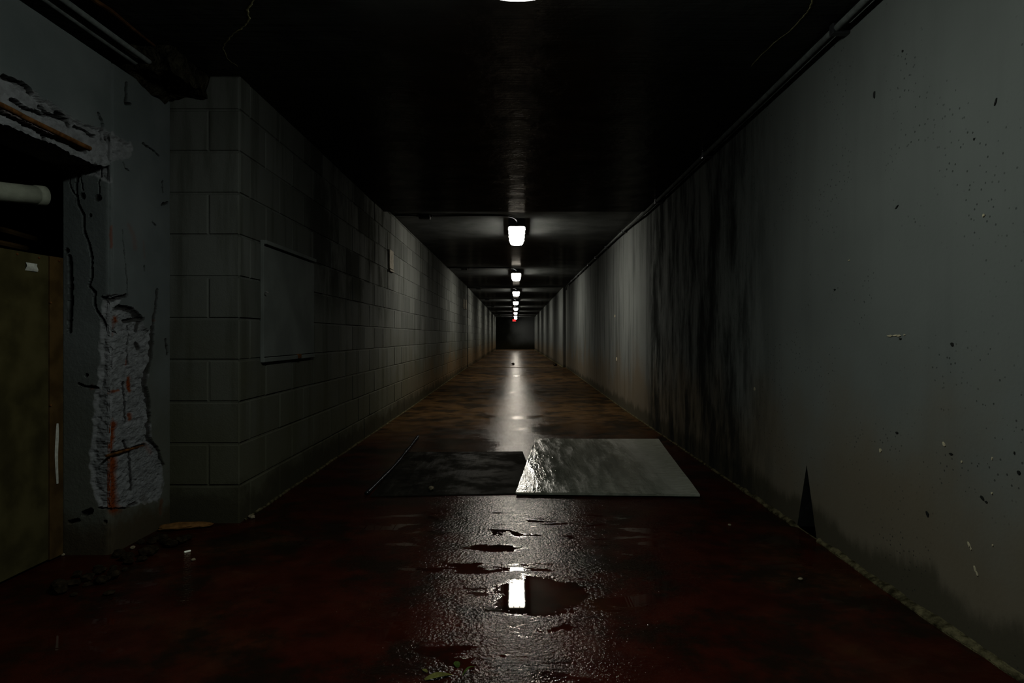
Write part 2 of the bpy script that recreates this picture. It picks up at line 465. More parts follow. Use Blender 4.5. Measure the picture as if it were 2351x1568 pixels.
quad(bm, (XRJ,YJ,0),(1.5,YJ,0),(1.5,YJ,TOP),(XRJ,YJ,TOP))
wall_right = struct('wall_right', bm, M['wall_right'])
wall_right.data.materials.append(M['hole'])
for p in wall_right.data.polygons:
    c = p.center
    if c.x > XR+.002 and 2.8 < c.y < 3.1 and c.z < .32: p.material_index = 1  # inner faces of the wedge painted near black for the recess shade
bm = bmesh.new(); box(bm, XR3,1.5,YJ+.02,44,0,TOP)
struct('wall_right_far', bm, M['wall_far'])

# chips of bare plaster and dark pocks on the right wall
def wall_blob(bm, px, py, w, h, ang=0.0, n=9):
    X, d, z = wall_pt(px, py, XR)
    s = d/F; sy = s*d/XR                    # size of a pixel on the wall: height, length
    ring = []
    for k in range(n):
        a = 2*math.pi*k/n; rr = 1+.45*(random.random()-.5)
        u = math.cos(a)*w*.5*rr; v = math.sin(a)*h*.5*rr
        u, v = u*math.cos(ang)-v*math.sin(ang), u*math.sin(ang)+v*math.cos(ang)
        ring.append((d-u*sy, z+v*s))
    f = [bm.verts.new((XR-.0025,y,zz)) for y, zz in ring]; b = [bm.verts.new((XR+.002,y,zz)) for y, zz in ring]
    bm.faces.new(f)
    for k in range(n): bm.faces.new((f[k], f[(k+1)%n], b[(k+1)%n], b[k]))
bm = bmesh.new()
for a in ((2044,771,14,5),(2056,770,12,4,.2),(2064,771,10,5),(2077,769,4,3),(2022,1034,5,9),(2168,1020,5,10,.4),(2209,1060,3,5),(2279,1053,2,7),(2226,1252,4,14,.5),(2229,1258,3,10,.5),
          (2239,1306,3,12,.3),(2244,1317,3,12,.4),(2259,495,4,7),(1950,598,4,3),(2260,496,9,2,.7),(2278,1132,3,5),(1416,824,3,10),(1412,725,2,6),(1733,893,3,8),(2280,1252,2,5)):
    wall_blob(bm, *a)
obj('paint_chips', bm, M['chip'], wall_right)
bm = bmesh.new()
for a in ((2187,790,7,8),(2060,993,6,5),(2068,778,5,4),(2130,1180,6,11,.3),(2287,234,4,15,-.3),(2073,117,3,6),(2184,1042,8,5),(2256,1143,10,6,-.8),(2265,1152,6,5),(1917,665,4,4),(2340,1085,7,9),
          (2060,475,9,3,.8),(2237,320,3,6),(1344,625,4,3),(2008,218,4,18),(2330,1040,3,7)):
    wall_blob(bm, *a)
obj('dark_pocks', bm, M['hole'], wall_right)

# end wall and wall behind the photographer
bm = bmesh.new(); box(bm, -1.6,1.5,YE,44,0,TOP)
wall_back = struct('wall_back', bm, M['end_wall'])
bm = bmesh.new(); box(bm, -3.0,1.5,-1.8,-1.6,0,TOP)
struct('wall_front', bm, M['dark'])

# block wall: every block a bevelled face standing off the mortar plane
def LX(y): return float(np.interp(y, [3,8,YJ], [XL,XL,XLJ]))
def LX3(y): return float(np.interp(y, [YJ,44], [XL3,XL3E]))
def block(bm, P, u0, u1, z0, z1, proud, g=.0045, c=.004):
    """P(u,z,out) -> point; a block face with chamfered rim"""
    j = [random.uniform(-.0012,.0012) for _ in range(4)]
    o = [bm.verts.new(P(u,z,0.0)) for u, z in ((u0+g,z0+g),(u1-g,z0+g),(u1-g,z1-g),(u0+g,z1-g))]
    i = [bm.verts.new(P(u,z,proud+jj)) for (u, z), jj in zip(((u0+g+c,z0+g+c),(u1-g-c,z0+g+c),(u1-g-c,z1-g-c),(u0+g+c,z1-g-c)), j)]
    bm.faces.new(i)
    for k in range(4): bm.faces.new((o[k], o[(k+1)%4], i[(k+1)%4], i[k]))
CO = .2032; BL = .4064
def block_wall(bm, P, ya, yb, ztop, phase):
    n = 0; z0 = -.0203
    while z0 < ztop:
        z1 = min(z0+CO, ztop)
        off = 0.0 if n % 2 == 0 else BL/2
        k = math.floor((ya-off)/BL)
        while off+k*BL < yb:
            a = max(off+k*BL, ya); b = min(off+(k+1)*BL, yb)
            if b-a > .03: block(bm, P, a, b, max(z0,-.01), z1, random.uniform(.004,.0075))
            k += 1
        z0 += CO; n += 1
bm = bmesh.new()
block_wall(bm, lambda u,z,o: (LX(u)-.006+o, u, z), YP, YJ-.01, ZC2, 0)
quad(bm, (LX(YP)-.006,YP+.005,-.02),(LX(8)-.006,8,-.02),(LX(8)-.006,8,2.26),(LX(YP)-.006,YP+.005,2.26))
quad(bm, (LX(8)-.006,8,-.02),(LX(YJ)-.006,YJ,-.02),(LX(YJ)-.006,YJ,2.26),(LX(8)-.006,8,2.26))
# return face of the pier, looking at the camera
z0 = -.0203; n = 0
while z0 < ZC1:
    z1 = min(z0+CO, ZC1)
    cuts = [XP-.02, XL] if n % 2 == 0 else [XP-.02, -1.497, XL]
    for a, b in zip(cuts[:-1], cuts[1:]):
        block(bm, lambda u,z,o: (u, YP+.006-o, z), a, b, max(z0,-.01), z1, random.uniform(.004,.007))
    z0 += CO; n += 1
quad(bm, (XP-.05,YP+.006,-.02),(XL-.004,YP+.006,-.02),(XL-.004,YP+.006,2.26),(XP-.05,YP+.006,2.26))
wall_left = struct('wall_left', bm, M['block'])
bm = bmesh.new()
block_wall(bm, lambda u,z,o: (LX3(u)-.006+o, u, z), YJ+.02, YE, ZC3, 0)
quad(bm, (LX3(YJ)-.006,YJ,-.02),(LX3(44)-.006,44,-.02),(LX3(44)-.006,44,2.26),(LX3(YJ)-.006,YJ,2.26))
quad(bm, (-1.5,YJ,-.02),(XL3-.006,YJ,-.02),(XL3-.006,YJ,2.26),(-1.5,YJ,2.26))
struct('wall_left_far', bm, M['block'])

# ---- rendered wall with doorway, spalled jamb and lintel (fine displaced grids)
SPALL = [(235,681),(265,672),(288,678),(272,700),(306,709),(329,733),(340,752),(352,736),(351,793),(346,829),(337,875),(344,905),(345,995),(362,1033),(374,1066),
         (375,1103),(365,1150),(320,1160),(288,1167),(227,1168),(216,1140),(207,1098),(203,1052),(213,950),(217,905),(227,862),(228,752)]
LSPALL = [(-300,40),(0,172),(51,188),(84,216),(133,244),(174,275),(240,292),(256,306),(306,331),(303,362),(255,372),(255,420),(-300,260)]
CR = [([(181,391),(175,424),(179,470),(193,493),(194,534),(204,564),(212,605),(211,638),(205,654),(218,672),(217,700),(230,728),(246,768)],3.6,.05),
      ([(168,395),(161,409),(162,432),(174,450)],1.8,.03), ([(228,375),(227,434),(227,452)],1.8,.03),
      ([(225,455)],9,.03), ([(190,450)],8,.03), ([(207,495)],4,.03), ([(183,400),(190,436)],1.5,.02),
      ([(361,665),(359,700),(353,730),(350,790),(345,830),(337,870),(334,885),(341,905),(343,950),(342,1000),(350,1015),(362,1030),(368,1050),(375,1066)],3.4,.05),
      ([(254,772),(255,816),(255,880)],2.4,.03), ([(291,880),(291,905),(296,969)],2.8,.04), ([(300,747),(301,834)],1.6,.02),
      ([(249,772),(247,850)],1.5,.02),
      ([(245,1046),(299,1032),(339,1021)],3.2,.03), ([(304,1039),(306,1078),(309,1123)],3.0,.04), ([(290,1012),(297,1030)],3,.03),
      ([(227,1167),(255,1169),(288,1166),(319,1154)],2.4,.03),
      ([(235,682),(255,690),(288,679)],4.5,.04), ([(273,705),(304,711),(322,729)],6,.05), ([(291,737),(327,732)],5,.05), ([(322,740),(320,760)],4,.04), ([(318,790),(324,800)],5,.03),
      ([(181,881),(194,886),(222,889)],3.2,.03), ([(199,862)],4,.03), ([(288,605),(291,640),(292,680)],1.3,.02), ([(281,529),(287,600)],.9,.012),
      ([(195,1180),(207,1174)],8,.04), ([(160,1200),(178,1195)],5,.03), ([(242,1198)],5,.02), ([(252,898),(258,906)],4,.03),
      ([(225,260),(234,275),(237,290),(240,322)],2.2,.03), ([(291,191),(289,237),(298,238)],3.5,.03), ([(327,329),(350,345),(365,357)],1.6,.02), ([(283,372),(287,388),(298,391)],1.2,.015),
      ([(350,508),(357,517)],1.4,.02), ([(331,610),(332,620)],2,.02), ([(373,415),(375,440)],1.5,.02), ([(372,470),(384,465)],3,.03), ([(381,780),(383,812)],3,.03),
      ([(0,249),(25,264),(102,302),(179,336),(205,347)],4.5,.05), ([(107,311),(110,318)],4,.03), ([(6,173),(60,195),(80,218)],3,.03), ([(100,245),(118,262),(160,275),(168,290)],4,.035), ([(137,258),(150,270)],5,.04), ([(180,290),(200,300),(225,315)],2.5,.03), ([(250,315),(258,328)],4,.03),
      ([(35,228),(70,250),(110,265)],3.5,.04), ([(160,590),(163,680),(160,760)],6,.05), ([(154,575)],6,.05), ([(165,640)],5,.04)]
RUST = [([(270,731),(271,737)],6,1), ([(268,745),(264,775)],3,.4), ([(302,867),(303,897)],4,1), ([(249,901),(256,899)],4,.8), ([(262,899),(281,896)],3,.9), ([(266,960),(268,990)],3,.5), ([(266,975),(257,1030)],9,1.1), ([(260,1050),(258,1090),(262,1166)],15,1.2), ([(246,1046),(300,1032)],4,1.2), ([(300,1033),(339,1022)],2.5,.7),
        ([(304,952),(305,962)],4,.9), ([(299,824),(298,838)],2,.8), ([(256,520),(257,566)],4,.6), ([(296,516),(309,545),(311,570)],5,.25), ([(329,555),(332,590)],2.5,.2), ([(354,736)],3,.6), ([(212,889)],5,.6), ([(340,1020),(352,1040)],5,.35), ([(370,1150),(368,1180)],4,.5), ([(165,660)],5,.3)]

def project(P):
    d = np.maximum(P[...,1], .3)
    return VX+F*P[...,0]/d, VY-F*(P[...,2]-H)/d
def relief(P, lintel=False):
    px, py = project(P)
    u = P[...,1]*60+P[...,0]*60; w = P[...,2]*60
    jx = px+8*(fbm(u*.5,w*.5,3)-.47)*2; jy = py+8*(fbm(u*.5,w*.5,9)-.47)*2
    sd = poly_sd(jx, jy, LSPALL if lintel else SPALL)
    if not lintel: sd = np.maximum(sd, poly_sd(jx, jy, LSPALL))
    ex = sstep(-.5, 3.0, sd)
    dep = sstep(0, 9, sd)*(.012+.016*np.clip(fbm(u*.5,w*1.0,21,4)-.28,0,1)+.004*(fbm(u*1.5,w*3,5,2)-.5))
    jx2 = px+3*(fbm(u*.7,w*.7,31,3)-.44)*2; jy2 = py+3*(fbm(u*.7,w*.7,37,3)-.44)*2
    so = np.zeros(px.shape)
    for line, wd, dp in CR:
        dd = seg_dist(jx2, jy2, line)
        dpm = np.where(P[...,1] > YC+.002, min(dp,.016), dp)
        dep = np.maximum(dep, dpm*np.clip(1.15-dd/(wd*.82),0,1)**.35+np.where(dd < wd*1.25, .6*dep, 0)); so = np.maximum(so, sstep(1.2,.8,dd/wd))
    ru = np.zeros(px.shape)
    for line, wd, a in RUST:
        dd = seg_dist(jx2, jy2, line); ru = np.maximum(ru, a*np.clip(1.4-dd/wd,0,1))
    if lintel:
        bar = [(0,238),(25,253),(102,291),(179,327),(202,338)]
        dd = seg_dist(px, py, bar); ru = np.maximum(ru, .3*np.clip(1.6-dd/7,0,1))
    dep = dep+.0025*(fbm(u*.25,w*.25,41)-.5)
    return dep, ex, np.clip(ru,0,1), so

verts, faces, exs, rus, sos = [], [], [], [], []
def add_grid(P, N, dep, ex, ru, so, flip=False):
    base = sum(len(v) for v in verts)
    Q = P-N*dep[...,None]
    n, m = Q.shape[:2]
    verts.append(Q.reshape(-1,3)); exs.append(ex.reshape(-1)); rus.append(ru.reshape(-1)); sos.append(so.reshape(-1))
    idx = np.arange(n*m).reshape(n,m)+base
    q = np.stack([idx[:-1,:-1],idx[1:,:-1],idx[1:,1:],idx[:-1,1:]],-1).reshape(-1,4)
    faces.append(q[:,::-1] if flip else q)
RES = .0034
Lj = YC*0+(XP-XB); Lw = YP-YC
s = np.linspace(0, Lj+Lw, int((Lj+Lw)/RES)); s[np.argmin(abs(s-Lj))] = Lj
z = np.linspace(0, ZT, int(ZT/RES))
S, Z = np.meshgrid(s, z, indexing='ij')
Xg = np.where(S <= Lj, XB+S, XP); Yg = np.where(S <= Lj, YC, YC+(S-Lj))
P = np.stack([Xg,Yg,Z],-1)
N = np.zeros_like(P); N[...,0] = np.where(S > Lj,1,0); N[...,1] = np.where(S < Lj,-1,0)
cm = np.abs(S-Lj) < .012
N[cm] = (.7071,-.7071,0)
dep, ex, ru, so = relief(P)
# rounded, knocked-about corner and broken back edge
dep = dep+.010*np.exp(-((S-Lj)/.012)**2)*(.5+fbm(Z*30,S*3,51))
dep = np.where((S < Lj) & (Z > ZL+.02), np.minimum(dep,.002), dep)
add_grid(P, N, dep, ex, ru, so)
# lintel and the wall over the doorway
y = np.linspace(1.15, YC, int((YC-1.15)/.006)); z = np.linspace(0,1,int((ZT-ZL)/.0055))
Y, T = np.meshgrid(y, z, indexing='ij')
edge = ZL-.02+.035*fbm(Y*14,Y*0,61)+.012*fbm(Y*60,Y*0,63)
Zg = edge+(ZT-edge)*T
P = np.stack([np.full_like(Y,XP),Y,Zg],-1); N = np.zeros_like(P); N[...,0] = 1
dep, ex, ru, so = relief(P, True)
add_grid(P, N, dep, ex, ru, so)
# underside of the lintel
e = edge[:,0]; k = np.linspace(0,1,24)
Yb, K = np.meshgrid(y, k, indexing='ij')
P = np.stack([XP-dep[:,0][:,None]*(1-K)+(XB-XP)*K, Yb, e[:,None]+.02*fbm(Yb*20,K*9,71)*np.minimum(1,K*6)], -1)
zz = np.zeros(Yb.shape)
add_grid(P, np.zeros_like(P), zz, zz+.5, zz, zz, True)
V = np.concatenate(verts); FQ = np.concatenate(faces); EX = np.concatenate(exs); RU = np.concatenate(rus); SO = np.concatenate(sos)
nb = len(V)
ext = []
def xq(*pts):
    b = nb+len(ext); ext.extend(pts); return [b+i for i in range(len(pts))]
more = [xq((XP,-1.6,0),(XP,1.15,0),(XP,1.15,ZT),(XP,-1.6,ZT)),
        xq((XP,1.15,0),(XB,1.15,0),(XB,1.15,ZL),(XP,1.15,ZL)),
        xq((XP,-1.6,ZT),(XP,YP,ZT),(-2.0,YP,ZT),(-2.0,-1.6,ZT)),
        xq((-1.95,-1.6,ZT),(-1.95,YP,ZT),(-1.95,YP,ZC1),(-1.95,-1.6,ZC1)),
        xq((XB,YC,0),(XB,YC,ZL),(XB,YP,ZL),(XB,YP,0)),
        xq((XB,1.0,ZL),(XB,YP,ZL),(XB,YP,ZT),(XB,1.0,ZT))]
V = np.concatenate([V, np.array(ext)]); EX = np.concatenate([EX, np.zeros(len(ext))]); RU = np.concatenate([RU, np.zeros(len(ext))]); SO = np.concatenate([SO, np.zeros(len(ext))])
me = bpy.data.meshes.new('wall_left_near')
allf = [tuple(int(i) for i in f) for f in FQ]+[tuple(f) for f in more]
me.from_pydata([tuple(v) for v in V.tolist()], [], allf)
for nm, arr in (('expose',EX),('rust',RU),('crack_shade',SO)):
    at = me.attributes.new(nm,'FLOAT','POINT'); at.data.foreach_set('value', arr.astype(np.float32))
me.update()
for p in me.polygons: p.use_smooth = False
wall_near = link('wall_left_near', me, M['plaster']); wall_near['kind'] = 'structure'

# dark room behind the doorway
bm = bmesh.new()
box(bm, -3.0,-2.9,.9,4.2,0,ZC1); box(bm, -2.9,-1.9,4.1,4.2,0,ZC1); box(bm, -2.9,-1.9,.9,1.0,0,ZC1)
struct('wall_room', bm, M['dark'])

# ragged soffit where the rendered wall meets the pier
bm = bmesh.new(); box(bm, -1.72,-1.50,2.79,YP+.01,2.068,ZC1+.02)
bmesh.ops.subdivide_edges(bm, edges=bm.edges[:], cuts=13, use_grid_fill=True)
for v in bm.verts:
    q = v.co*14
    if v.co.z < ZC1:
        v.co += Vector((.030*mnoise.noise(q), .030*mnoise.noise(q+Vector((9,0,0))), .028*mnoise.noise(q+Vector((0,9,0)))))+Vector((0,0,.010*mnoise.noise(q*3)))
struct('trim_1', bm, M['chunk'])
bm = bmesh.new(); box(bm, -1.70,-1.60,2.80,3.08,2.025,2.10)
bmesh.ops.subdivide_edges(bm, edges=bm.edges[:], cuts=9, use_grid_fill=True)
for v in bm.verts:
    q = v.co*17; v.co.z += max(0,(v.co.x+1.685)*.9); v.co += Vector((.02*mnoise.noise(q),.01*mnoise.noise(q+Vector((5,0,0))),.02*mnoise.noise(q+Vector((0,5,0)))))
    if v.co.y < 2.95: v.co.z += (2.95-v.co.y)*.25
struct('trim_2', bm, M['chunk'])

# mortar fillets along the wall feet
def fillet(name, X, side, y0, y1, w, h, step, skip=None):
    bm = bmesh.new(); rows = []
    y = y0
    while y < y1:
        k = w(y)*(.35+1.0*fbm(np.array([y*4.0]),np.array([side*3.0]),81)[0]); kh = h(y)*(.2+1.5*fbm(np.array([y*16.0]),np.array([5.0]),83)[0])
        if skip and skip[0] < y < skip[1]: k *= .1; kh *= .1
        x = X(y); zf = floor_z(y)
        rows.append([bm.verts.new((x+side*.004,y,zf+kh)), bm.verts.new((x-side*k*.45,y,zf+kh*.85)), bm.verts.new((x-side*k,y,zf+kh*.35)), bm.verts.new((x-side*k*1.05,y,zf-.002))])
        y += step(y)
    for a, b in zip(rows[:-1], rows[1:]):
        for i in range(3): bm.faces.new((a[i],a[i+1],b[i+1],b[i]))
    return struct(name, bm, M['mortar'])
fillet('trim_3', RX, 1, -1.2, YJ, lambda y: .030 if y < 3.9 else .013, lambda y: .017 if y < 3.9 else .009, lambda y: .012+y*.004, (2.86,3.07))
fillet('trim_4', LX, -1, YP+.05, YJ, lambda y: .012, lambda y: .010, lambda y: .03+y*.005)
fillet('trim_5', lambda y: XR3, 1, YJ+.03, YE, lambda y: .03, lambda y: .016, lambda y: .2)
# raised seam across the floor at the construction joint
bm = bmesh.new(); box(bm, -1.24,1.26,YJ-.06,YJ+.02,floor_z(YJ)-.01,floor_z(YJ)+.006,.003)
struct('trim_6', bm, M['mortar'])

# pale crooked seams on the near ceiling
bm = bmesh.new()
for pts in ([(586,-40),(582,0),(569,23),(572,41),(565,56),(541,74),(521,94),(512,110),(516,122),(523,135),(546,153)],[(1870,-40),(1866,0),(1858,20),(1838,45),(1805,78),(1770,105),(1725,152)]):
    L = smooth_line([ceil_pt(a,b,ZC1) for a, b in pts], 5)
    L = [p+Vector((random.uniform(-.003,.003),random.uniform(-.003,.003),0)) for p in L]
    tube(bm, L, [random.uniform(.003,.0062)*(1-.6*i/len(L)) for i in range(len(L))], 6, flat=.4)
obj('ceiling_seams', bm, M['caulk'], ceiling)
bm = bmesh.new()
tube(bm, [ceil_pt(200,-14,ZC1-.004), ceil_pt(217,0,ZC1-.004), ceil_pt(255,24,ZC1-.004), ceil_pt(305,66,ZC1-.004), ceil_pt(357,107,ZC1-.004)], [.010,.010,.009,.007,.005], 7)
obj('rusted_bar', bm, M['rust_dark'], ceiling)

# ------------------------------------------------------------------ lamps
LL = 1.17; HW = .078
def lens_mesh(mat):
    bm = bmesh.new()
    prof = [(-.094,0),(-.096,-.010),(-.094,-.022),(-.086,-.040),(-.070,-.053),(-.040,-.058),(0,-.0595),(.040,-.058),(.070,-.053),(.086,-.040),(.094,-.022),(.096,-.010),(.094,0)]
    secs = [(0.0,.93,.80),(.012,.985,.95),(.04,1,1.0),(.075,1,1.0),(.08,.975,.965),(LL-.08,.975,.965),(LL-.075,1,1.0),(LL-.04,1,1.0),(LL-.012,.96,.92),(LL,.88,.70)]
    rings = [[bm.verts.new((x*sx*.95*(1-.04*yy),yy,zz*sz)) for x, zz in prof] for yy, sx, sz in secs]
    for a, b in zip(rings[:-1], rings[1:]):
        for i in range(len(prof)-1): bm.faces.new((a[i],a[i+1],b[i+1],b[i]))
    for f in bm.faces:
        f.material_index = 1 if (f.calc_center_median().y < .04 or f.calc_center_median().y > LL-.04) else 0
    for f in (bm.faces.new(rings[0]), bm.faces.new(rings[-1][::-1])): f.material_index = 1
    bmesh.ops.recalc_face_normals(bm, faces=bm.faces)
    return bm
def make_lamp(label, loc, lens_mat):
    """origin: middle of the near end, on the plane between housing and diffuser"""
    t = thing('batten_light', label, 'light', loc, group='batten lights along the tunnel ceiling')
    bm = bmesh.new(); box(bm, -HW,HW,.015,LL-.015,.006,.0895,.008); box(bm, -.10,.10,.0,LL,-.004,.010,.003)
    obj('housing', bm, M['housing'], t)
    df = obj('diffuser', lens_mesh(lens_mat), None, t)
    df.data.materials.append(lens_mat); df.data.materials.append(M['lens_end'])
    for sx in (-1,1):
        for yy in (.16,.45,.74,1.02):
            bm = bmesh.new(); box(bm, sx*.097-.005,sx*.097+.005,yy-.014,yy+.014,-.016,.02,.002)
            obj('latch', bm, M['clip'], t)
        bm = bmesh.new(); box(bm, sx*.033-.004,sx*.033+.004,-.008,.002,-.016,.014,.001)
        obj('latch', bm, M['clip'], t)
    bm = bmesh.new(); tube(bm, [(0,.016,.045),(0,-.012,.045)], .013, 10)
    obj('cable_gland', bm, M['cable'], t)
    return t
lamp1 = make_lamp('cool white batten light nearest the camera, cut by the top frame edge', (.005,.996,ZC1-.088), M['lens_cool'])
ordl = ['large white batten light, first one wholly in view under the ceiling','white batten light just behind the largest fully visible one, brown glow before it','white batten light just past the ceiling joint, third one wholly in view','white batten light, fourth one wholly in view down the tunnel','white batten light, fifth one wholly in view down the tunnel','small white batten light, third from the far end wall','tiny white batten light, second from the far end wall','tiny white batten light closest to the red sign and the end wall']
LPOS = [(.007,7.25,ZC2-.088),(0,12.65,ZC2-.088),(0,17.42,ZC3-.088),(-.012,22.45,ZC3-.088),(-.016,27.5,ZC3-.088),(-.03,32.7,ZC3-.088),(-.036,38.3,ZC3-.088),(-.036,41.6,ZC3-.115)]
l2 = make_lamp(ordl[0], LPOS[0], M['lens'])
for p, lb in zip(LPOS[1:], ordl[1:]): dup(l2, p, lb)
lampnm = ['first fully visible','second fully visible','third fully visible','fourth fully visible','fifth fully visible','third last','second last','last']
for i, (x, y, z) in enumerate(LPOS):
    zc = ZC2 if y < YJ else ZC3
    wl = LX(y) if y < YJ else LX3(y)
    yc = y-.22
    jx = -1.0
    bm = bmesh.new()
    tube(bm, smooth_line([(wl+.012,yc+.01,zc-.0085),(-1.2,yc,zc-.0085),(jx-.0885,yc,zc-.012)],4), .009, 7)
    tag(obj('feed_cable', bm, M['cable'], smooth=True), 'short cable between left wall and junction box of the %s batten light' % lampnm[i], 'cable', 'feed cables of the junction boxes')
    bm = bmesh.new()
    pts = [(jx+.0885,yc,zc-.013),(-.80,yc+.012,zc-.010),(-.45,yc-.006,zc-.008),(-.20,yc+.004,zc-.008),(-.09,yc+.02,zc-.012),(-.035+x,yc+.085,zc-.018),(x-.006,yc+.15,zc-.032),(x,y-.013,z+.047)]
    tube(bm, smooth_line(pts,6), .0085, 8)
    tag(obj('power_cable', bm, M['cable'], smooth=True), 'black cable crossing the ceiling from its junction box to the %s batten light' % lampnm[i], 'cable', 'power cables of the batten lights')
    t = thing('junction_box', 'dark junction box on the ceiling cable of the %s batten light' % lampnm[i], 'junction box', (jx,yc,zc), group='ceiling junction boxes')
    bm = bmesh.new(); box(bm, -.062,.062,-.045,.045,-.046,.0015,.004); obj('body', bm, M['jbox'], t)
    bm = bmesh.new(); box(bm, -.058,.058,-.041,.041,-.052,-.045,.002); obj('cover', bm, M['jbox'], t)
    for sx in (-1,1):
        bm = bmesh.new(); tube(bm, [(sx*.06,0,-.013),(sx*.088,0,-.013)], .0125, 8); obj('gland', bm, M['cable'], t)

# ------------------------------------------------------------------ conduits
t = thing('ceiling_conduit', 'long grey conduit along the top of the right wall under the ceiling', 'pipe', (1.30,0,2.15))
def loc(p): return (p[0]-1.30,p[1],p[2]-2.15)
bm = bmesh.new()
CP = [(1.292,-.8,2.152),(1.292,4,2.152),(1.292,6.4,2.152),(1.296,6.9,2.165),(1.300,7.6,2.185),(1.302,9.0,2.195),(1.290,12.5,2.192),(1.278,15.2,2.188),(1.274,15.9,2.182),(1.272,16.15,2.160),(1.272,16.3,2.09)]
tube(bm, [loc(p) for p in smooth_line(CP,5)], .0145, 9)
obj('tube', bm, M['conduit'], t, smooth=True)
for y in (1.0,2.6,4.4,5.9,7.8,9.3,10.45,11.5,12.6,13.6,14.8):
    x = float(np.interp(y,[q[1] for q in CP],[q[0] for q in CP])); z = float(np.interp(y,[q[1] for q in CP],[q[2] for q in CP]))
    bm = bmesh.new(); box(bm, x-.018-1.30,XR-1.299 if y < 8 else RX(y)-1.299,y-.016,y+.016,z-.022-2.15,z+.020-2.15,.003)
    obj('clip', bm, M['cable'], t)
for x, zc, r, lb in ((-1.672,2.105,.015,'pale conduit tucked behind the left wall top, the outer of the pair'),(-1.618,2.108,.012,'pale conduit on the ceiling at upper left, the inner of the pair')):
    bm = bmesh.new(); tube(bm, smooth_line([(x,-1.2,zc),(x,1.0,zc+.004),(x+.004,2.2,zc),(x+.02,2.84,zc-.004)],6), r, 10)
    tag(obj('wall_conduit', bm, M['conduit'], smooth=True), lb, 'pipe', 'pair of conduits at the upper left')

# exposed reinforcing bar in the lintel
bm = bmesh.new()
L = [wall_pt(a,b,XP-.012) for a, b in ((-260,120),(0,240),(60,271),(120,300),(180,329),(206,341))]
tube(bm, smooth_line(L,5), .0095, 8)
tag(obj('reinforcing_bar', bm, M['rebar'], smooth=True), 'rusty bar laid bare in the broken lintel over the left doorway', 'rebar')
bm = bmesh.new()
tube(bm, [wall_pt(244,1047,XP-.01), wall_pt(275,1038,XP-.006), wall_pt(300,1031,XP-.012), wall_pt(338,1021,XP-.03)], .0055, 7)
tag(obj('reinforcing_bar', bm, M['rebar']), 'rusty stirrup bar crossing the spalled corner of the left doorway jamb', 'rebar')

# ------------------------------------------------------------------ doorway contents
t = thing('plywood_hatch', 'brown plywood sheet boarding up the doorway at the left edge', 'board', (-1.89,2.0,0))
bm = bmesh.new(); box(bm, -.009,.009,-.80,.585,.012,1.233,.002); obj('sheet', bm, M['ply_brown'], t)
bm = bmesh.new(); box(bm, -.009,.013,.588,.664,.008,1.234,.002); s_ = obj('stile', bm, M['stile'], t); s_['label'] = 'orange brown timber stile'
bm = bmesh.new()
pl = wall_pt(59,602,-1.879); pr = wall_pt(85,624,-1.879)
quad(bm, (.0105,pl[1]-2,pr[2]),(.0105,pr[1]-2,pr[2]),(.0115,pr[1]-2,pl[2]),(.0105,pl[1]-2,pl[2]))
bmesh.ops.subdivide_edges(bm, edges=bm.edges[:], cuts=6, use_grid_fill=True)
for v in bm.verts: v.co.x += .003+.004*math.sin(v.co.z*160+v.co.y*30); v.co.y += .002*math.sin(v.co.z*90)
bmesh.ops.solidify(bm, geom=bm.faces[:], thickness=.0008)
p_ = obj('paper_label', bm, M['paper'], t); p_['label'] = 'crumpled white paper label'
for a, b in ((40,583),(90,592),(136,599),(117,695),(117,931)):
    q = wall_pt(a,b,-1.879 if a < 110 else -1.875)
    bm = bmesh.new(); bmesh.ops.create_uvsphere(bm, u_segments=8, v_segments=5, radius=.005, matrix=Matrix.Translation((q[0]+1.889,q[1]-2,q[2])))
    obj('screw', bm, M['rebar'], t)
bm = bmesh.new()
L = [wall_pt(a,b,-1.876) for a, b in ((131,972),(130,1000),(128,1050),(131,1110))]
tube(bm, [(p[0]+1.891,p[1]-2,p[2]) for p in smooth_line(L,4)], [.004+.003*math.sin(i*.26) for i in range(13)], 6, flat=1)
d_ = obj('drip_mark', bm, M['paper'], t); d_['label'] = 'pale dried drip'
# pale pipe inside
t = thing('waste_pipe', 'pale pipe seen inside the dark doorway at the left edge', 'pipe', (-2.0,2.45,1.47))
def pp(px, py, d): return Vector(((px-VX)*d/F, d, H+(VY-py)*d/F))-Vector((-2.0,2.45,1.47))
bm = bmesh.new(); tube(bm, [pp(-160,424,2.30), pp(0,440,2.43), pp(80,448,2.56)], .037, 20); obj('barrel', bm, M['pipe'], t, smooth=True)
bm = bmesh.new(); tube(bm, [pp(78,448,2.557), pp(82,448,2.565), pp(101,450,2.597), pp(105,450,2.602)], [.037,.040,.040,.031], 20); obj('end_cap', bm, M['pipe'], t, smooth=True)
for a, b, lb in (((-60,512),(82,549),'upper rough timber rail inside the dark doorway'),((-60,548),(60,570),'lower rough timber rail just above the plywood sheet')):
    bm = bmesh.new(); p = Vector(((a[0]-VX)*2.6/F,2.6,H+(VY-a[1])*2.6/F)); q = Vector(((b[0]-VX)*2.9/F,2.9,H+(VY-b[1])*2.9/F))
    tube(bm, [p,(p+q)/2+Vector((0,0,.003)),q], .012, 6)
    tag(obj('timber_rail', bm, M['stile']), lb, 'rail')

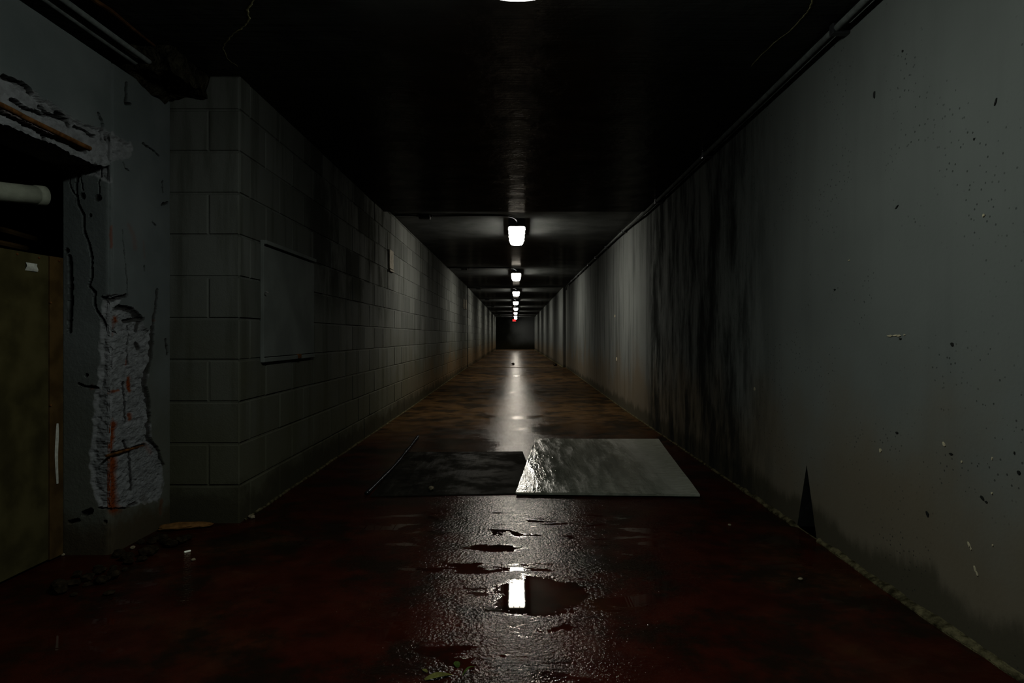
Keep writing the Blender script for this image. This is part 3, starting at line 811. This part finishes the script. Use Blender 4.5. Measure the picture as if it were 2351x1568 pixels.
# ------------------------------------------------------------------ left block wall fittings
def LWp(px, py): return wall_pt(px, py, XL)
t = thing('access_panel', 'grey painted metal access panel on the left block wall', 'panel', (XL,3.80,1.09))
ya, yb = 3.385-3.80, 4.232-3.80
za, zb = .772-1.09, 1.418-1.09
bm = bmesh.new(); box(bm, -.002,.014,ya,yb,za+.028,zb-.030,.002); obj('door', bm, M['panel'], t)
bm = bmesh.new(); box(bm, -.002,.030,ya-.002,yb+.002,zb-.022,zb,.003); obj('top_rail', bm, M['panel'], t)
bm = bmesh.new(); box(bm, -.002,.020,ya-.002,yb,za,za+.024,.003); obj('bottom_rail', bm, M['panel'], t)
bm = bmesh.new(); box(bm, -.002,.017,ya-.004,ya+.005,za,zb,.0015); obj('edge_strip', bm, M['panel'], t)
bm = bmesh.new(); tube(bm, [(.010,ya+.004,.05),(.034,ya-.004,.052)], .004, 7); tube(bm, [(.032,ya-.012,.052),(.034,ya+.008,.050)], .0035, 6); b_ = obj('latch_screw', bm, M['clip'], t)
bm = bmesh.new(); box(bm, .010,.032,.10,.135,za+.004,za+.030,.003); obj('hinge', bm, M['rebar'], t)

def strip(px0, px1, pt, pb, lb):
    a = LWp(px0, pt); b = LWp(px1, pb)
    t = thing('wall_strip', lb, 'strip', (XL,(a[1]+b[1])/2,0), group='short pale strips on the left wall')
    y = (a[1]+b[1])/2; X0 = LX(y)-XL
    bm = bmesh.new(); box(bm, X0-.002,X0+.020,a[1]-y,b[1]-y,b[2],a[2],.002); obj('face', bm, M['chip'] if False else M['pale_strip'], t)
    bm = bmesh.new(); box(bm, X0-.002,X0+.026,a[1]-y-.004,b[1]-y+.006,b[2]-.030,b[2]-.010,.002); obj('foot', bm, M['pale_strip'], t)
M['pale_strip'] = simple('pale_strip', (.11,.098,.076), .6, var=.2, scale=20)
strip(890.5,899.5,572,620,'pale vertical strip high on the left block wall before the first lit band')
strip(1059.8,1062.2,686,707,'left of two short pale strips far along the left block wall')
strip(1063.8,1066.5,687,708,'right of two short pale strips far along the left block wall')

# ------------------------------------------------------------------ boards on the floor
def sheet(name, corners, z0, th, mat, lb, cat, wav=.003, nx=26, ny=34, seed=0):
    """corners: near-left, near-right, far-right, far-left in metres; sheet with real thickness, slight warp and rounded corners"""
    cs = [Vector((c[0],c[1],0)) for c in corners]
    cen = sum(cs, Vector())/4
    bm = bmesh.new(); g = []
    for i in range(nx+1):
        col = []
        for j in range(ny+1):
            u, v = i/nx, j/ny
            p = cs[0]*(1-u)*(1-v)+cs[1]*u*(1-v)+cs[2]*u*v+cs[3]*(1-u)*v-cen
            q = p*2.3+Vector((seed,seed*2,0))
            p.z = th+wav*mnoise.noise(q)
            col.append(bm.verts.new(p))
        g.append(col)
    for i in range(nx):
        for j in range(ny): bm.faces.new((g[i][j],g[i+1][j],g[i+1][j+1],g[i][j+1]))
    r = bmesh.ops.extrude_face_region(bm, geom=bm.faces[:])
    for e in r['geom']:
        if isinstance(e, bmesh.types.BMVert): e.co.z = .001
    bmesh.ops.recalc_face_normals(bm, faces=bm.faces)
    o = obj(name, bm, mat); o.location = (cen.x,cen.y,z0)
    return tag(o, lb, cat)
ZB = .022
A = [floor_pt(a,b,ZB) for a, b in ((1184,1130),(1607,1135),(1512,1008),(1229,1007))]
sheet('plywood_sheet', A, 0.009, .014, M['ply_pale'], 'pale wet plywood sheet lying on the floor right of centre', 'board', .004)
B = [floor_pt(a,b,.008) for a, b in ((850,1138),(1236,1131),(1200,1036),(938,1037))]
sheet('floor_board', B, 0.0, .007, M['ply_dark'], 'black soaked board lying flat, left of and partly under the pale plywood', 'board', .0015, seed=4)
bm = bmesh.new()
L = [floor_pt(a,b,.012) for a, b in ((960,1001),(944,1022),(931,1038),(917,1056),(899,1076),(869,1106),(842,1132))]
tube(bm, smooth_line(L,5), [.012+.003*math.sin(i*.9) for i in range(31)], 7, flat=.75)
tag(obj('rubber_strip', bm, M['rubber'], smooth=True), 'glossy black strip lying along the left side of the dark floor board', 'strip')

# ------------------------------------------------------------------ red sign on the end wall
t = thing('exit_sign', 'small red lit sign high on the far end wall', 'sign', (-.13,YE,1.985))
bm = bmesh.new(); box(bm, -.125,.125,-.07,0,-.08,.08,.006); obj('case', bm, M['housing'], t)
bm = bmesh.new(); box(bm, -.117,.117,-.076,-.069,-.072,.072,.002); f_ = obj('face', bm, M['red'], t); f_['label'] = 'glowing red face'

# ------------------------------------------------------------------ loose bits
def put(name, bm, px, py, mat, lb, cat, group=None, smooth=False, rz=0.0, z=None):
    p = floor_pt(px, py, 0)
    o = obj(name, bm, mat, smooth=smooth); o.location = (p[0],p[1],floor_z(p[1])-.001 if z is None else z); o.rotation_euler.z = rz
    return tag(o, lb, cat, group)
bm = bmesh.new(); tube(bm, [(-.013,0,.0045),(.013,0,.0045)], .0042, 10)
put('cigarette_stub', bm, 430, 1268, M['white'], 'small white stub lying on the dark floor at lower left', 'stub', rz=.9)
bm = stone_bm(.045, 2.6, .8, .35, 3, 3)
put('wood_scrap', bm, 424, 1214, M['wood'], 'reddish brown flat scrap at the foot of the block pier', 'scrap', rz=.25)
bits = [(578,1190,.014,'rubble_pale','pale tan stone chip beside the foot of the left block wall corner'),
        (304,1260,.010,'rubble_pale','tan stone chip in front of the spalled jamb, farther of the pair'),
        (283,1280,.008,'rubble_pale','tan stone chip in front of the spalled jamb, nearer of the pair'),
        (444,1287,.008,'rubble_pale','small pale chip just below the white stub on the floor'),
        (124,1260,.014,'rubble_pale','tan chip on the floor before the plywood sheet foot'),
        (144,1276,.008,'rubble_pale','pale grain on the floor before the plywood sheet, nearest to its stile'),
        (1675,1207,.008,'rubble_pale','tan grain on the floor between pale plywood and right wall'),
        (1837,1333,.008,'rubble_pale','yellowish grain on the red floor near the right wall'),
        (1091,834,.055,'rubble_pale','white lump at the foot of the left wall far down the tunnel'),
        (1178,844,.045,'rubble','small dark lump in the middle of the far wet floor'),
        (1275,847,.050,'rubble','small dark lump near the right wall far down the tunnel'),
        (991,1128,.018,'rubble_pale','tan crumb at the near edge of the black soaked board')]
for i, (a, b, r, m, lb) in enumerate(bits):
    o = put('stone_chip', stone_bm(r,1.2,.9,.7,i), a, b, M[m], lb, 'stone', 'loose stone chips', rz=i*1.3)
    if i == 11: o.location.z = .008
# dark rubble heap along the foot of the doorway and pier: counted pieces
spots = []
while len(spots) < 34:
    y = random.uniform(2.25,3.06); x = random.uniform(-1.66,-1.40)
    if x > -1.45-.25*(3.06-y)*.2 and random.random() < .7: continue
    r = random.uniform(.010,.030)
    if all((x-a)**2+(y-b)**2 > (r+c)**2*1.1 for a, b, c in spots): spots.append((x,y,r))
for i, (x, y, r) in enumerate(spots):
    if abs(x+1.559) < .12 and y > 2.9: continue
    bm = stone_bm(r, random.uniform(.9,1.5), random.uniform(.8,1.2), random.uniform(.5,.8), 20+i)
    o = obj('rubble_piece', bm, M['rubble']); o.location = (max(x,XP+r*1.7),y,-.001); o.rotation_euler.z = random.uniform(0,6)
    tag(o, 'dark broken lump among the rubble at the foot of the left doorway', 'rubble', 'rubble at the foot of the left doorway')
# weeds and leaf at the bottom edge
def blade(L, w, curl, lift):
    bm = bmesh.new(); n = 8; a = []
    for i in range(n+1):
        t_ = i/n; ww = w*math.sin(math.pi*min(.98,.12+t_*.86))
        y = L*t_; z = .002+lift*math.sin(math.pi*t_); x = curl*t_*t_
        a.append((bm.verts.new((x-ww/2,y,z)), bm.verts.new((x,y,z-.0015*math.sin(math.pi*t_))), bm.verts.new((x+ww/2,y,z))))
    for p, q in zip(a[:-1], a[1:]):
        bm.faces.new((p[0],p[1],q[1],q[0])); bm.faces.new((p[1],p[2],q[2],q[1]))
    bmesh.ops.solidify(bm, geom=bm.faces[:], thickness=.0007)
    return bm
put('fallen_leaf', blade(.075,.026,.01,.006), 975, 1562, M['leaf'], 'pale yellow green leaf at the bottom edge of the floor', 'leaf', rz=-1.1, z=0)
put('grass_blade', blade(.055,.007,.012,.010), 1062, 1552, M['grass'], 'thin green blade standing right of the pale leaf', 'grass', rz=-.5, z=0)
put('fallen_leaf', blade(.035,.018,.004,.004), 1052, 1534, M['grass'], 'small dark green leaf above the thin blade', 'leaf', rz=.4, z=0)
put('fallen_leaf', blade(.022,.012,.002,.003), 981, 1545, M['leaf'], 'tiny yellowish leaf scrap above the pale leaf', 'leaf', rz=.9, z=0)

# ------------------------------------------------------------------ world, camera, view
w = bpy.data.worlds.new('dark'); SC.world = w; w.use_nodes = True
w.node_tree.nodes['Background'].inputs[0].default_value = (0,0,0,1)
cam = bpy.data.cameras.new('camera'); co = bpy.data.objects.new('camera', cam); COL.objects.link(co)
co.location = (0,0,H); co.rotation_euler = (math.radians(90),0,0)
cam.sensor_fit = 'HORIZONTAL'; cam.sensor_width = 36.0; cam.lens = 36.0*F/2351.0
cam.shift_x = -(VX-1175.5)/2351.0; cam.shift_y = -(784-VY)/2351.0
cam.clip_start = .05; cam.clip_end = 200
SC.camera = co
vs = SC.view_settings
vs.view_transform = 'Standard'; vs.look = 'None'; vs.exposure = 0.0; vs.gamma = 1.0; vs.use_curve_mapping = False
